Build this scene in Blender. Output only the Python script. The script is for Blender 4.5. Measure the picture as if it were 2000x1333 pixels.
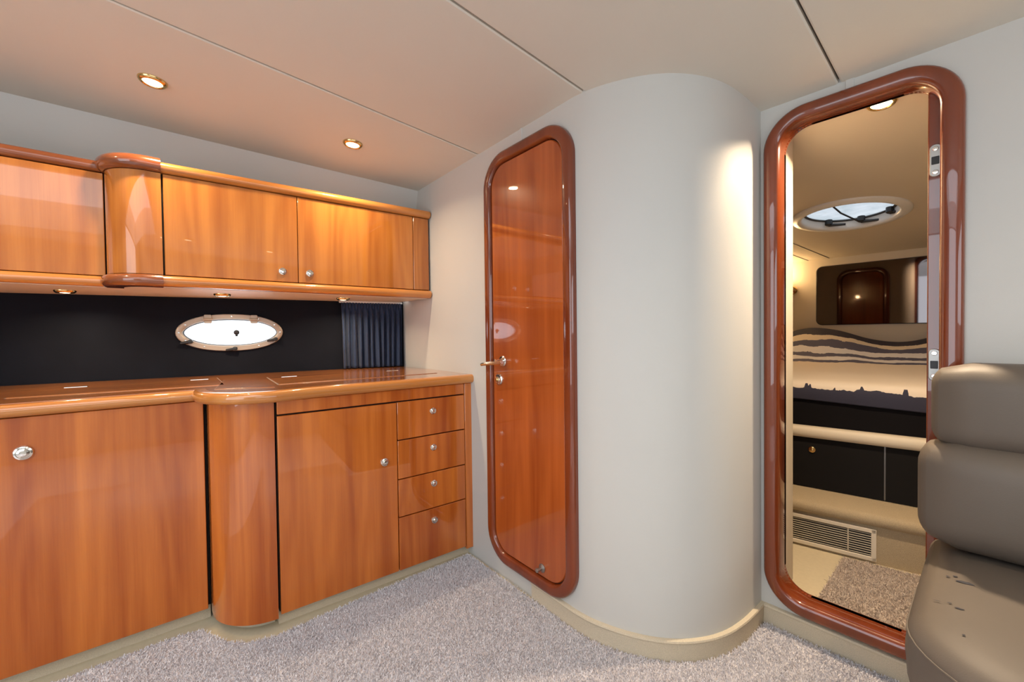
import bpy, bmesh, math, random
import numpy as np
from mathutils import Vector, Matrix, noise as mnoise
random.seed(7); rng = np.random.default_rng(7)
scene = bpy.context.scene
COL = scene.collection
for o in list(bpy.data.objects): bpy.data.objects.remove(o)

# ---------------------------------------------------------------- camera
FPX = 830.0; CAM_H = 1.15
HEAD = math.radians(48.3); ROLL = math.radians(0.7); PITCH = math.atan(15.5 / FPX)
cd = bpy.data.cameras.new('camera'); cam = bpy.data.objects.new('camera', cd); COL.objects.link(cam)
cd.sensor_fit = 'HORIZONTAL'; cd.sensor_width = 36.0; cd.lens = FPX / 2000 * 36.0
cd.clip_start = 0.02; cd.clip_end = 200
fw = Vector((math.cos(HEAD) * math.cos(PITCH), math.sin(HEAD) * math.cos(PITCH), -math.sin(PITCH)))
rt = Vector((math.sin(HEAD), -math.cos(HEAD), 0)); up = rt.cross(fw)
r2 = rt * math.cos(ROLL) - up * math.sin(ROLL); u2 = up * math.cos(ROLL) + rt * math.sin(ROLL)
m = Matrix((r2, u2, -fw)).transposed().to_4x4(); m.translation = (0, 0, CAM_H)
cam.matrix_world = m
scene.camera = cam

# ---------------------------------------------------------------- world, daylight, exposure
w = bpy.data.worlds.new('world'); scene.world = w; w.use_nodes = True
bg = w.node_tree.nodes['Background']; bg.inputs[0].default_value = (0.86, 0.93, 1.0, 1); bg.inputs[1].default_value = 3.6
vs = scene.view_settings; vs.view_transform = 'Standard'; vs.look = 'None'; vs.gamma = 1.0; vs.use_curve_mapping = False
vs.exposure = 0.0
# the open companionway roof aft of the camera: a portal guides the sky light through it
# portals: roof, porthole, deck hatch, plus aft and side openings added for fill daylight
def portal(name, loc, d, sx_, sy_):
    pl = bpy.data.lights.new(name, 'AREA'); pl.shape = 'RECTANGLE'; pl.size = sx_; pl.size_y = sy_; pl.cycles.is_portal = True
    po = bpy.data.objects.new(name, pl); po.location = loc; po.rotation_euler = Vector(d).to_track_quat('-Z', 'Y').to_euler(); COL.objects.link(po)
portal('roof_portal', (-1.19, .325, 2.30), (0, 0, -1), 2.1, 1.85)
portal('added_aft_portal', (-2.43, .325, 1.30), (1, 0, 0), 1.85, 1.6)  # unseen aft opening, added so sky light reaches the ceiling
portal('added_side_portal', (-.2, -1.73, 1.48), (0, 1, 0), 3.0, .62)  # unseen side opening, added to light the cabinets and upper wall
portal('porthole_portal', (.42, 2.85, 1.172), (-.2, -1, 0), .46, .17)
portal('hatch_portal', (3.21, .565, 2.0), (0, 0, -1), .5, .5)

# ---------------------------------------------------------------- materials
def newmat(name):
    mt = bpy.data.materials.new(name); mt.use_nodes = True
    nt = mt.node_tree; b = nt.nodes['Principled BSDF']
    return mt, nt, b
def N(nt, typ, **kw):
    n = nt.nodes.new(typ)
    for k, v in kw.items():
        if k.startswith('i_'):
            key = k[2:]; key = int(key) if key.isdigit() else key
            n.inputs[key].default_value = v
        else: setattr(n, k, v)
    return n
def plain(name, col, rough=0.5, metal=0.0, coat=0.0, bump=0.0, bscale=200.0, var=0.0, vscale=6.0, spec=0.5, sheen=0.0):
    mt, nt, b = newmat(name)
    b.inputs['Base Color'].default_value = (*col, 1); b.inputs['Roughness'].default_value = rough
    b.inputs['Metallic'].default_value = metal; b.inputs['Coat Weight'].default_value = coat
    b.inputs['Coat Roughness'].default_value = 0.03; b.inputs['Specular IOR Level'].default_value = spec
    b.inputs['Sheen Weight'].default_value = sheen
    tc = N(nt, 'ShaderNodeTexCoord')
    if var:
        n = N(nt, 'ShaderNodeTexNoise', i_Scale=vscale, i_Detail=5.0); nt.links.new(tc.outputs['Object'], n.inputs['Vector'])
        mx = N(nt, 'ShaderNodeMixRGB'); mx.inputs[1].default_value = (*[c * (1 - var) for c in col], 1)
        mx.inputs[2].default_value = (*[min(1, c * (1 + var)) for c in col], 1)
        nt.links.new(n.outputs['Fac'], mx.inputs[0]); nt.links.new(mx.outputs[0], b.inputs['Base Color'])
    if bump:
        n2 = N(nt, 'ShaderNodeTexNoise', i_Scale=bscale, i_Detail=4.0); nt.links.new(tc.outputs['Object'], n2.inputs['Vector'])
        bp = N(nt, 'ShaderNodeBump', i_Strength=bump, i_Distance=0.002); nt.links.new(n2.outputs['Fac'], bp.inputs['Height'])
        nt.links.new(bp.outputs[0], b.inputs['Normal'])
    return mt
def wood(name, c1, c2, axis='z', coat=1.0, rough=0.25, figure=0.35, fib=150, famt=.26):
    """varnished veneer: c1 light, c2 dark, grain running along axis"""
    mt, nt, b = newmat(name); L = nt.links.new
    tc = N(nt, 'ShaderNodeTexCoord'); oi = N(nt, 'ShaderNodeObjectInfo')
    mu = N(nt, 'ShaderNodeMath', operation='MULTIPLY'); mu.inputs[1].default_value = 37.0; L(oi.outputs['Random'], mu.inputs[0])
    ad = N(nt, 'ShaderNodeVectorMath', operation='ADD'); L(tc.outputs['Object'], ad.inputs[0]); L(mu.outputs[0], ad.inputs[1])
    def mapped(a, l):
        s = {'z': (a, a, l), 'x': (l, a, a), 'y': (a, l, a)}[axis]
        mp = N(nt, 'ShaderNodeMapping'); mp.inputs['Scale'].default_value = s; L(ad.outputs[0], mp.inputs['Vector']); return mp
    n1 = N(nt, 'ShaderNodeTexNoise', i_Scale=1.0, i_Detail=3.0, i_Roughness=.55); L(mapped(11, .35).outputs[0], n1.inputs['Vector'])
    n2 = N(nt, 'ShaderNodeTexNoise', i_Scale=1.0, i_Detail=2.0); L(mapped(4.2, .42).outputs[0], n2.inputs['Vector'])
    k = N(nt, 'ShaderNodeMath', operation='MULTIPLY'); k.inputs[1].default_value = 70.0; L(n2.outputs['Fac'], k.inputs[0])
    sn = N(nt, 'ShaderNodeMath', operation='SINE'); L(k.outputs[0], sn.inputs[0])
    n3 = N(nt, 'ShaderNodeTexNoise', i_Scale=1.0, i_Detail=4.0, i_Roughness=.7); L(mapped(fib, 4.0).outputs[0], n3.inputs['Vector'])
    s1 = N(nt, 'ShaderNodeMath', operation='MULTIPLY_ADD'); s1.inputs[1].default_value = figure * .16; L(sn.outputs[0], s1.inputs[0]); L(n1.outputs['Fac'], s1.inputs[2])
    s2 = N(nt, 'ShaderNodeMath', operation='MULTIPLY_ADD'); s2.inputs[1].default_value = famt; L(n3.outputs['Fac'], s2.inputs[0]); L(s1.outputs[0], s2.inputs[2])
    rp = N(nt, 'ShaderNodeValToRGB'); e = rp.color_ramp.elements
    e[0].position = .38; e[0].color = (*c2, 1); e[1].position = .84; e[1].color = (*c1, 1)
    L(s2.outputs[0], rp.inputs[0]); L(rp.outputs[0], b.inputs['Base Color'])
    b.inputs['Roughness'].default_value = rough; b.inputs['Coat Weight'].default_value = coat; b.inputs['Coat Roughness'].default_value = 0.02; b.inputs['Coat IOR'].default_value = 1.6; b.inputs['Specular IOR Level'].default_value = .25
    return mt
M = {}
M['cherry'] = wood('cherry_veneer', (.66, .190, .028), (.36, .070, .008))
M['cherry_up'] = wood('cherry_veneer_upper', (.56, .205, .036), (.33, .092, .012))
M['cherry_red'] = wood('cherry_veneer_door', (.46, .105, .018), (.27, .048, .007))
M['honey'] = wood('honey_trim', (.60, .24, .055), (.44, .15, .028), axis='x', rough=.3)
M['redtrim'] = wood('red_trim', (.27, .078, .024), (.17, .042, .013), axis='x')
M['frame'] = wood('mahogany_frame', (.235, .045, .010), (.15, .026, .006), figure=.12, fib=60, famt=.12)
M['top'] = wood('worktop_veneer', (.50, .19, .045), (.34, .105, .022), axis='x', fib=30, famt=.10, figure=.15)
M['void'] = plain('dark_carcass', (.012, .008, .006), .9)
M['wall'] = plain('cream_vinyl', (.57, .565, .535), .55, bump=.12, bscale=450, var=.015)
M['ceil'] = plain('beige_headliner', (.68, .65, .575), .7, bump=.15, bscale=500, var=.02)
M['seam'] = plain('seam_shadow_line', (.16, .14, .12), .8)
M['cream'] = plain('cream_paint', (.72, .66, .55), .4)
M['cabinwall'] = plain('cabin_cream_vinyl', (.67, .585, .455), .55, bump=.1, bscale=450)
M['navy'] = plain('navy_suede', (.0055, .007, .012), .95, bump=.3, bscale=900, var=.5, vscale=5, sheen=.03, spec=.2)
M['curtain'] = plain('navy_curtain_cloth', (.028, .045, .095), .9, bump=.3, bscale=1200, var=.12, vscale=40, sheen=.1, spec=.2)
M['floor'] = plain('cream_fitted_carpet', (.66, .57, .40), .95, bump=.8, bscale=700, var=.08, vscale=60, spec=.1)
M['skirting'] = plain('cream_carpet_skirting', (.62, .54, .41), .95, bump=.9, bscale=320, var=.22, vscale=330, spec=.1)
M['step'] = plain('tan_carpet', (.43, .34, .22), .95, bump=.9, bscale=300, var=.34, vscale=330, spec=.1)
M['pile'] = plain('lilac_grey_pile', (.70, .67, .69), .95, var=.22, vscale=95, spec=.08)
M['pile_tan'] = plain('brown_grey_pile', (.58, .49, .42), .95, var=.26, vscale=95, spec=.08)
M['chrome'] = plain('chrome', (.80, .78, .74), .12, metal=1)
M['brass'] = plain('polished_brass', (.78, .56, .25), .16, metal=1)
M['satin'] = plain('satin_steel', (.40, .39, .37), .4, metal=1)
M['porthole'] = plain('anodised_frame', (.36, .30, .245), .4, metal=.3)
M['black'] = plain('black_plastic', (.012, .012, .013), .4)
M['blackpanel'] = plain('black_suede_panel', (.008, .007, .007), .8, spec=.2)
M['white'] = plain('white_plastic', (.80, .79, .76), .35)
M['mirror'] = plain('smoked_mirror', (.13, .115, .115), .03, metal=1)
M['seal'] = plain('rubber_seal', (.05, .05, .055), .6)
M['vent'] = plain('vent_cream', (.70, .62, .50), .5)
M['mattress'] = plain('black_mattress', (.008, .007, .008), .9, spec=.1)

def lamp_mat(name, col, s):
    mt, nt, b = newmat(name); b.inputs['Base Color'].default_value = (*col, 1)
    b.inputs['Emission Color'].default_value = (*col, 1); b.inputs['Emission Strength'].default_value = s; return mt
M['lamp'] = lamp_mat('lit_lamp_lens', (1, .80, .52), 12)
def frosted():
    mt, nt, b = newmat('frosted_acrylic'); nt.nodes.remove(b); out = nt.nodes['Material Output']
    t = N(nt, 'ShaderNodeBsdfTranslucent'); t.inputs[0].default_value = (.85, .88, .9, 1)
    g = N(nt, 'ShaderNodeBsdfTransparent'); g.inputs[0].default_value = (.9, .93, .95, 1)
    mx = N(nt, 'ShaderNodeMixShader'); mx.inputs[0].default_value = .45
    nt.links.new(t.outputs[0], mx.inputs[1]); nt.links.new(g.outputs[0], mx.inputs[2]); nt.links.new(mx.outputs[0], out.inputs[0]); return mt
M['frost'] = frosted()
def hatchglass():
    mt, nt, b = newmat('hatch_acrylic'); nt.nodes.remove(b); out = nt.nodes['Material Output']
    g = N(nt, 'ShaderNodeBsdfTransparent')
    n = N(nt, 'ShaderNodeTexNoise', i_Scale=9.0, i_Detail=5.0); tc = N(nt, 'ShaderNodeTexCoord'); nt.links.new(tc.outputs['Object'], n.inputs[0])
    rp = N(nt, 'ShaderNodeValToRGB'); e = rp.color_ramp.elements; e[0].position = .3; e[0].color = (.17, .185, .19, 1); e[1].position = .7; e[1].color = (.25, .255, .26, 1)
    nt.links.new(n.outputs['Fac'], rp.inputs[0]); nt.links.new(rp.outputs[0], g.inputs[0])
    gl = N(nt, 'ShaderNodeBsdfGlossy'); gl.inputs['Roughness'].default_value = .05
    mx = N(nt, 'ShaderNodeMixShader'); mx.inputs[0].default_value = .04
    nt.links.new(g.outputs[0], mx.inputs[1]); nt.links.new(gl.outputs[0], mx.inputs[2]); nt.links.new(mx.outputs[0], out.inputs[0]); return mt
M['hatch'] = hatchglass()
def leather():
    mt, nt, b = newmat('taupe_leather'); L = nt.links.new
    col = (.118, .096, .077)
    tc = N(nt, 'ShaderNodeTexCoord')
    n = N(nt, 'ShaderNodeTexNoise', i_Scale=3.0, i_Detail=4.0); L(tc.outputs['Object'], n.inputs[0])
    mx = N(nt, 'ShaderNodeMixRGB'); mx.inputs[1].default_value = (*[c * .88 for c in col], 1); mx.inputs[2].default_value = (*[c * 1.1 for c in col], 1)
    L(n.outputs['Fac'], mx.inputs[0]); L(mx.outputs[0], b.inputs['Base Color'])
    b.inputs['Roughness'].default_value = .55
    n2 = N(nt, 'ShaderNodeTexNoise', i_Scale=380.0, i_Detail=3.0); L(tc.outputs['Object'], n2.inputs[0])
    bp = N(nt, 'ShaderNodeBump', i_Strength=.12, i_Distance=.002); L(n2.outputs['Fac'], bp.inputs['Height']); L(bp.outputs[0], b.inputs['Normal'])
    return mt
M['leather'] = leather()
M['wear'] = plain('exposed_dark_backing', (.035, .035, .045), .8)

# ---------------------------------------------------------------- mesh helpers
ORG = {}
def props(o, label=None, cat=None, group=None, kind=None):
    if label: o['label'] = label
    if cat: o['category'] = cat
    if group: o['group'] = group
    if kind: o['kind'] = kind
    return o
def thing(name, loc, label=None, cat=None, group=None, kind=None):
    o = bpy.data.objects.new(name, None); o.empty_display_size = .05; COL.objects.link(o)
    o.location = loc; ORG[o.name] = Vector(loc); return props(o, label, cat, group, kind)
def obj(name, mesh, mat, parent=None, smooth=20, **kw):
    V, Fc = mesh
    V = np.array([tuple(v) for v in V], dtype=float)
    org = Vector(((V[:, 0].min() + V[:, 0].max()) / 2, (V[:, 1].min() + V[:, 1].max()) / 2, V[:, 2].min()))
    me = bpy.data.meshes.new(name); me.from_pydata((V - np.array(org)).tolist(), [], Fc); me.update()
    bm = bmesh.new(); bm.from_mesh(me); bmesh.ops.recalc_face_normals(bm, faces=bm.faces); bm.to_mesh(me); bm.free()
    if smooth:
        me.shade_smooth(); me.set_sharp_from_angle(angle=math.radians(smooth))
    me.materials.append(M[mat] if isinstance(mat, str) else mat)
    o = bpy.data.objects.new(name, me); COL.objects.link(o); ORG[o.name] = org
    if parent is not None:
        o.parent = parent; o.location = org - ORG[parent.name]
    else: o.location = org
    return props(o, **kw)
def join(*ms):
    V, Fc = [], []
    for v, fs in ms:
        n = len(V); V += [tuple(p) for p in v]; Fc += [tuple(i + n for i in q) for q in fs]
    return V, Fc
class Fr:
    """upright frame: s along the face, d out of the face, z up"""
    def __init__(s, p, q, flip=1):
        d = Vector((q[0] - p[0], q[1] - p[1])).normalized(); s.o = Vector(p); s.e = d; s.n = Vector((d.y, -d.x)) * flip
    def __call__(s, a, d, z): p = s.o + s.e * a + s.n * d; return (p.x, p.y, z)
    def sx(s, x): return (x - s.o.x) / s.e.x          # s at a given world x
    def sy(s, y): return (y - s.o.y) / s.e.y
def grid(rows, wrap_i=False, wrap_j=False):
    ni, nj = len(rows), len(rows[0]); V = [p for r in rows for p in r]; Fc = []
    for i in range(ni if wrap_i else ni - 1):
        for j in range(nj if wrap_j else nj - 1):
            a, b = i, (i + 1) % ni; c, d = j, (j + 1) % nj
            Fc.append((a * nj + c, b * nj + c, b * nj + d, a * nj + d))
    return V, Fc
def rrect(s0, s1, z0, z1, r, n=6):
    """rounded rectangle: points and inward normals, anticlockwise"""
    out = []
    for (cx, cz, a0) in ((s1 - r, z1 - r, 0), (s0 + r, z1 - r, 90), (s0 + r, z0 + r, 180), (s1 - r, z0 + r, 270)):
        for k in range(n + 1):
            a = math.radians(a0 + 90 * k / n); out.append(((cx + r * math.cos(a), cz + r * math.sin(a)), (-math.cos(a), -math.sin(a))))
    return out
def ring(fr, path, prof, closed_prof=False):
    return grid([[fr(p[0] + nn[0] * o, d, p[1] + nn[1] * o) for (o, d) in prof] for (p, nn) in path], True, closed_prof)
def plate(fr, s0, s1, z0, z1, d0, d1, r=.0025, ch=.0018, n=2):
    path = rrect(s0, s1, z0, z1, r, n); sg = 1 if d1 > d0 else -1
    V, Fc = ring(fr, path, [(0, d0), (0, d1 - sg * ch), (ch * .6, d1 - sg * ch * .3), (ch, d1)])
    k = len(path); Fc = list(Fc)
    Fc.append(tuple(i * 4 for i in range(k))[::-1])
    if r > .01: Fc.append(tuple(i * 4 + 3 for i in range(k))); return V, Fc
    e = ch + r * 1.2; b0 = len(V); q = n + 1                 # clean quad in the middle of the face
    V = V + [fr(s1 - e, d1, z1 - e), fr(s0 + e, d1, z1 - e), fr(s0 + e, d1, z0 + e), fr(s1 - e, d1, z0 + e)]
    for c in range(4):
        for j in range(n): Fc.append(((c * q + j) * 4 + 3, (c * q + j + 1) * 4 + 3, b0 + c))
        Fc.append(((c * q + n) * 4 + 3, (((c + 1) % 4) * q) * 4 + 3, b0 + (c + 1) % 4, b0 + c))
    Fc.append((b0, b0 + 1, b0 + 2, b0 + 3)); return V, Fc
def box(x0, x1, y0, y1, z0, z1):
    V = [(x, y, z) for x in (x0, x1) for y in (y0, y1) for z in (z0, z1)]
    return V, [(0, 1, 3, 2), (4, 6, 7, 5), (0, 4, 5, 1), (2, 3, 7, 6), (0, 2, 6, 4), (1, 5, 7, 3)]
def lathe(c, ax, prof, n=24, cap=True):
    """prof: (radius, distance along ax)"""
    ax = Vector(ax).normalized(); t = ax.orthogonal().normalized(); b = ax.cross(t); c = Vector(c)
    rows = [[c + ax * h + (t * math.cos(2 * math.pi * k / n) + b * math.sin(2 * math.pi * k / n)) * r for (r, h) in prof] for k in range(n)]
    V, Fc = grid(rows, True); m_ = len(prof)
    if cap:
        Fc.append(tuple(i * m_ + m_ - 1 for i in range(n))); Fc.append(tuple(i * m_ for i in range(n)))
    return V, Fc
def tube(pts, r, n=10):
    pts = [Vector(p) for p in pts]; rows = []
    for i, p in enumerate(pts):
        t = (pts[min(i + 1, len(pts) - 1)] - pts[max(i - 1, 0)]).normalized(); a = t.cross(Vector((.13, .21, .97))).normalized(); b = t.cross(a)
        rr = r[i] if isinstance(r, (list, tuple)) else r
        rows.append([p + (a * math.cos(2 * math.pi * k / n) + b * math.sin(2 * math.pi * k / n)) * rr for k in range(n)])
    V, Fc = grid(rows, False, True); Fc.append(tuple(range(n))); Fc.append(tuple(range(len(V) - n, len(V)))); return V, Fc
def prism(poly, z0, z1):
    n = len(poly); V = [(x, y, z0) for x, y in poly] + [(x, y, z1) for x, y in poly]
    return V, [tuple(range(n))[::-1], tuple(range(n, 2 * n))] + [(i, (i + 1) % n, n + (i + 1) % n, n + i) for i in range(n)]
def filled(outer, holes):
    """flat sheet with holes; points are 3-D"""
    bm = bmesh.new(); es = []
    for lp in [outer] + holes:
        vs_ = [bm.verts.new(p) for p in lp]
        for i in range(len(vs_)): es.append(bm.edges.new((vs_[i], vs_[(i + 1) % len(vs_)])))
    bmesh.ops.triangle_fill(bm, use_beauty=True, edges=es); bm.verts.index_update()
    r = [tuple(v.co) for v in bm.verts], [tuple(v.index for v in q.verts) for q in bm.faces]; bm.free(); return r
def normals2(path):
    out = []
    for i, p in enumerate(path):
        a = Vector(path[max(i - 1, 0)]); b = Vector(path[min(i + 1, len(path) - 1)]); t = (b - a).normalized(); out.append(Vector((t.y, -t.x)))
    return out
def sweep(path, prof, closed_prof=False, caps=True):
    """path in plan; prof = (outward, z); outward is to the right of travel"""
    ns = normals2(path); rows = [[(p[0] + n.x * o, p[1] + n.y * o, z) for (o, z) in prof] for p, n in zip(path, ns)]
    V, Fc = grid(rows, False, closed_prof); k = len(prof)
    if caps: Fc.append(tuple(range(k))); Fc.append(tuple(range(len(V) - k, len(V))))
    return V, Fc
def halfround(z0, z1, out, back=-.03, n=8):
    zc, rz = (z0 + z1) / 2, (z1 - z0) / 2
    return [(back, z1)] + [(out * math.cos(a) , zc + rz * math.sin(a)) for a in [math.pi / 2 - math.pi * k / n for k in range(n + 1)]] + [(back, z0)]
def rounded_box(lo, hi, r, n=10, fn=None):
    lo, hi = Vector(lo), Vector(hi); bm = bmesh.new(); bmesh.ops.create_cube(bm, size=2.0)
    bmesh.ops.subdivide_edges(bm, edges=bm.edges[:], cuts=n, use_grid_fill=True)
    c, h = (lo + hi) / 2, (hi - lo) / 2
    for v in bm.verts:
        q = v.co.copy()
        q = Vector([math.copysign(abs(t) ** .75, t) for t in q])
        p = Vector([q[i] * h[i] for i in range(3)]); inn = Vector([max(-(h[i] - r), min(h[i] - r, p[i])) for i in range(3)])
        d = p - inn; p = inn + d.normalized() * r if d.length > 1e-9 else p
        if d.length < 1e-9: pass
        if fn: p = fn(p, h)
        v.co = c + p
    bm.verts.index_update(); out = [tuple(v.co) for v in bm.verts], [tuple(v.index for v in q.verts) for q in bm.faces]; bm.free(); return out
def arc(cx, cy, r, a0, a1, n): return [(cx + r * math.cos(math.radians(a0 + (a1 - a0) * k / n)), cy + r * math.sin(math.radians(a0 + (a1 - a0) * k / n))) for k in range(n + 1)]

# ---------------------------------------------------------------- the setting
def zc(x): return 2.033 - .066 * (x - 1.25)                # saloon headliner falls slightly towards the bow
obj('floor', box(-2.4, 4.4, -1.7, 3.2, -.05, 0), 'floor', kind='structure')
BL = ((1.25, 1.0), (1.325, 2.4)); BK = .075 / 1.4
bpath = [(1.25 + BK * 1.75, 2.75), (1.25 + BK * .8, 1.8), (1.25 + BK * .3, 1.3), (1.252, 1.05), (1.256, .985), (1.272, .915), (1.302, .835), (1.345, .762), (1.402, .700), (1.475, .650), (1.56, .617), (1.66, .600), (1.76, .594), (1.84, .592)]
def smooth_path(p, k=4):
    out = []
    for i in range(len(p) - 1):
        p0, p1, p2, p3 = [Vector(p[max(0, min(len(p) - 1, i + j))]) for j in (-1, 0, 1, 2)]
        for t in [q / k for q in range(k)]:
            out.append(tuple(.5 * ((2 * p1) + (p2 - p0) * t + (2 * p0 - 5 * p1 + 4 * p2 - p3) * t * t + (-p0 + 3 * p1 - 3 * p2 + p3) * t ** 3)))
    return out + [p[-1]]
bsm = bpath[:3] + smooth_path(bpath[3:], 4)
obj('wall_front', grid([[(x, y, 0), (x, y, zc(x) + .012)] for x, y in bsm]), 'wall', kind='structure', smooth=50)
# bulkhead with the doorway
FC = Fr((1.83, 0), (1.83, -1))                              # s = -y, d towards -x
hole = [FC(p[0], 0, p[1]) for p, _ in rrect(-.555, -.07, .118, 1.935, .12, 8)]
obj('wall_bulkhead', filled([(1.83, -1.7, 0), (1.83, .596, 0), (1.83, .596, 2.02), (1.83, -1.7, 2.02)], [hole]), 'wall', kind='structure', smooth=0)
# hull side above the wall units, running out of parallel with them
obj('wall_left', grid([[(x, 2.33 - .176 * (x - 1.325), zc(x) + .012), (x, 2.50 - .19 * (x - 1.325), 1.374)] for x in (1.36, .4, -.6, -2.4)]), 'wall', kind='structure', smooth=0)
NV = Fr((-.75, 3.0), (1.335, 2.573))
def ell(a, b, n=48, e=2.25, k=1.15):
    return [(math.copysign(abs(math.cos(t)) ** (2 / e), math.cos(t)) * a, math.copysign(abs(math.sin(t)) ** k, math.sin(t)) * b) for t in [2 * math.pi * k / n for k in range(n)]]
PS = NV.sx(.405); PZ = 1.172
obj('wall_hull_lining', filled([NV(-1.7, 0, .86), NV(2.16, 0, .86), NV(2.16, 0, 1.40), NV(-1.7, 0, 1.40)], [[NV(PS + a, 0, PZ + b) for a, b in ell(.222, .078)]]), 'navy', kind='structure', smooth=0)
obj('wall_hull_lower', grid([[NV(s, 0, 0), NV(s, 0, .87)] for s in (-1.7, 2.16)]), 'wall', kind='structure')
obj('wall_right', filled([(-2.4, -1.7, 0), (1.83, -1.7, 0), (1.83, -1.7, 2.3), (-2.4, -1.7, 2.3)], [[(-1.7, -1.7, 1.17), (1.3, -1.7, 1.17), (1.3, -1.7, 1.79), (-1.7, -1.7, 1.79)]]), 'wall', kind='structure', smooth=0)  # window strip is added out of view to throw daylight across the saloon
obj('wall_back', filled([(-2.4, -1.7, 0), (-2.4, 3.4, 0), (-2.4, 3.4, 2.36), (-2.4, -1.7, 2.36)], [[(-2.4, -.6, .5), (-2.4, 1.25, .5), (-2.4, 1.25, 2.1), (-2.4, -.6, 2.1)]]), 'wall', kind='structure', smooth=0)  # opening added behind the camera to lift light onto the headliner
# headliner: separate padded panels with shadow gaps between them
ceil = obj('ceiling', join(*[([(x0, y0, zc(x0) + .016), (x1, y0, zc(x1) + .016), (x1, y1, zc(x1) + .016), (x0, y1, zc(x0) + .016)], [(0, 1, 2, 3)]) for x0, x1, y0, y1 in
    ((-.14, 1.84, -1.7, 3.1), (-2.4, -.14, 1.25, 3.4), (-2.4, -.14, -1.7, -.6), (-2.4, -2.25, -.6, 1.25))]), 'seam', kind='structure')
g = .0035
for x0, x1, y0, y1 in ((-2.4, 1.40, 1.68, 3.1), (-.14, 1.335, .995, 1.68), (-.14, 1.84, .346, .995), (-.14, 1.84, -.30, .346), (-.14, 1.84, -1.7, -.30), (-2.4, -.14, 1.25, 1.68), (-2.4, -.14, -1.7, -.6)):
    a, b, c, d = x0 + g * (x0 > -2), x1 - g, y0 + g, y1 - g; e = .005
    lo = [(a, c), (b, c), (b, d), (a, d)]; li = [(a + e, c + e), (b - e, c + e), (b - e, d - e), (a + e, d - e)]
    V = [(x, y, zc(x) + .014) for x, y in lo] + [(x, y, zc(x) + .003) for x, y in lo] + [(x, y, zc(x)) for x, y in li]
    obj('ceiling_panel', (V, [(i, (i + 1) % 4, 4 + (i + 1) % 4, 4 + i) for i in range(4)] + [(4 + i, 4 + (i + 1) % 4, 8 + (i + 1) % 4, 8 + i) for i in range(4)] + [(8, 9, 10, 11)]), 'ceil', ceil, smooth=0)
# white coaming around the open roof aft
for nm, b in (('trim_1', (-2.25, -.14, 1.25, 1.28, 2.10, 2.34)), ('trim_2', (-2.25, -.14, -.63, -.6, 2.10, 2.34)), ('trim_3', (-.14, -.11, -.63, 1.28, 2.105, 2.34)), ('trim_4', (-2.28, -2.25, -.63, 1.28, 2.10, 2.34))):
    obj(nm, box(*b), 'white', kind='structure')
# carpet skirting round the bulkhead and the shower bulge
def skirting(name, path, h=.082, t=.012):
    obj(name, sweep(path, [(-.004, .0), (t, 0), (t, h - .016), (t + .001, h - .013), (t + .0035, h - .008), (t + .002, h - .002), (t - .004, h), (-.004, h)]), 'skirting', kind='structure')
skirting('baseboard_front', [p for p in bsm if p[1] < 1.77])
skirting('baseboard_bulkhead', [(1.83, .58), (1.83, .3), (1.83, 0), (1.83, -1.69)])
FB = Fr(BL[0], BL[1], -1)                                   # s grows with y, d towards -x
assert FB.n.x < 0
obj('trim_5', plate(FB, FB.sy(1.347) - .006, FB.sy(1.347) + .006, 1.95, 2.045, -.002, .004), 'wall', kind='structure')
obj('trim_6', plate(FC, -.330, -.306, 1.93, 1.999, -.002, .004), 'wall', kind='structure')

# ---------------------------------------------------------------- door to the head compartment
dr = thing('door_1', FB(FB.sy(1.32), 0, .08), kind='structure')
s0, s1 = FB.sy(1.036), FB.sy(1.608)
fp = [(0, 0), (0, .014), (.003, .021), (.009, .026), (.016, .0275), (.040, .0275), (.046, .025), (.050, .019), (.052, .0)]
obj('door_frame', ring(FB, rrect(s0, s1, .080, 1.972, .150, 14), fp), 'frame', dr, smooth=60)
obj('door_shadow_gap', plate(FB, s0 + .03, s1 - .03, .11, 1.942, -.002, .003, r=.11, n=10), 'void', dr)
leaf = obj('door_leaf', plate(FB, s0 + .0545, s1 - .0545, .1345, 1.9175, 0, .014, r=.097, ch=.004, n=12), 'cherry_red', dr)
hs = FB.sy(1.478); c0 = Vector(FB(hs, .014, 1.022)); nx = Vector((FB.n.x, FB.n.y, 0))
hd = obj('lever_handle', join(lathe(c0, nx, [(.023, 0), (.025, .004), (.021, .008), (.012, .010), (.010, .04), (.012, .046), (.0, .05)], 24),
     tube([c0 + nx * .042 + Vector((FB.e.x, FB.e.y, 0)) * t + Vector((0, 0, -.004 * k)) for k, t in enumerate((-.045, -.02, .02, .06, .10, .115))], [.0085, .010, .0095, .0095, .0085, .007])), 'chrome', leaf)
obj('lock_rosette', lathe(FB(FB.sy(1.508), .014, .936), nx, [(.026, 0), (.027, .004), (.022, .008), (.014, .009), (.012, .013), (.0, .014)]), 'chrome', leaf)
obj('thumb_turn', lathe(FB(FB.sy(1.508), .022, .936), nx, [(.009, 0), (.009, .010), (.006, .013)]), 'brass', leaf)
obj('floor_catch', join(lathe(FB(FB.sy(1.228), .014, .172), nx, [(.017, 0), (.018, .003), (.012, .006), (.007, .008), (.0065, .022), (.009, .024), (.009, .032), (.004, .034)])), 'satin', leaf)

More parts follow.
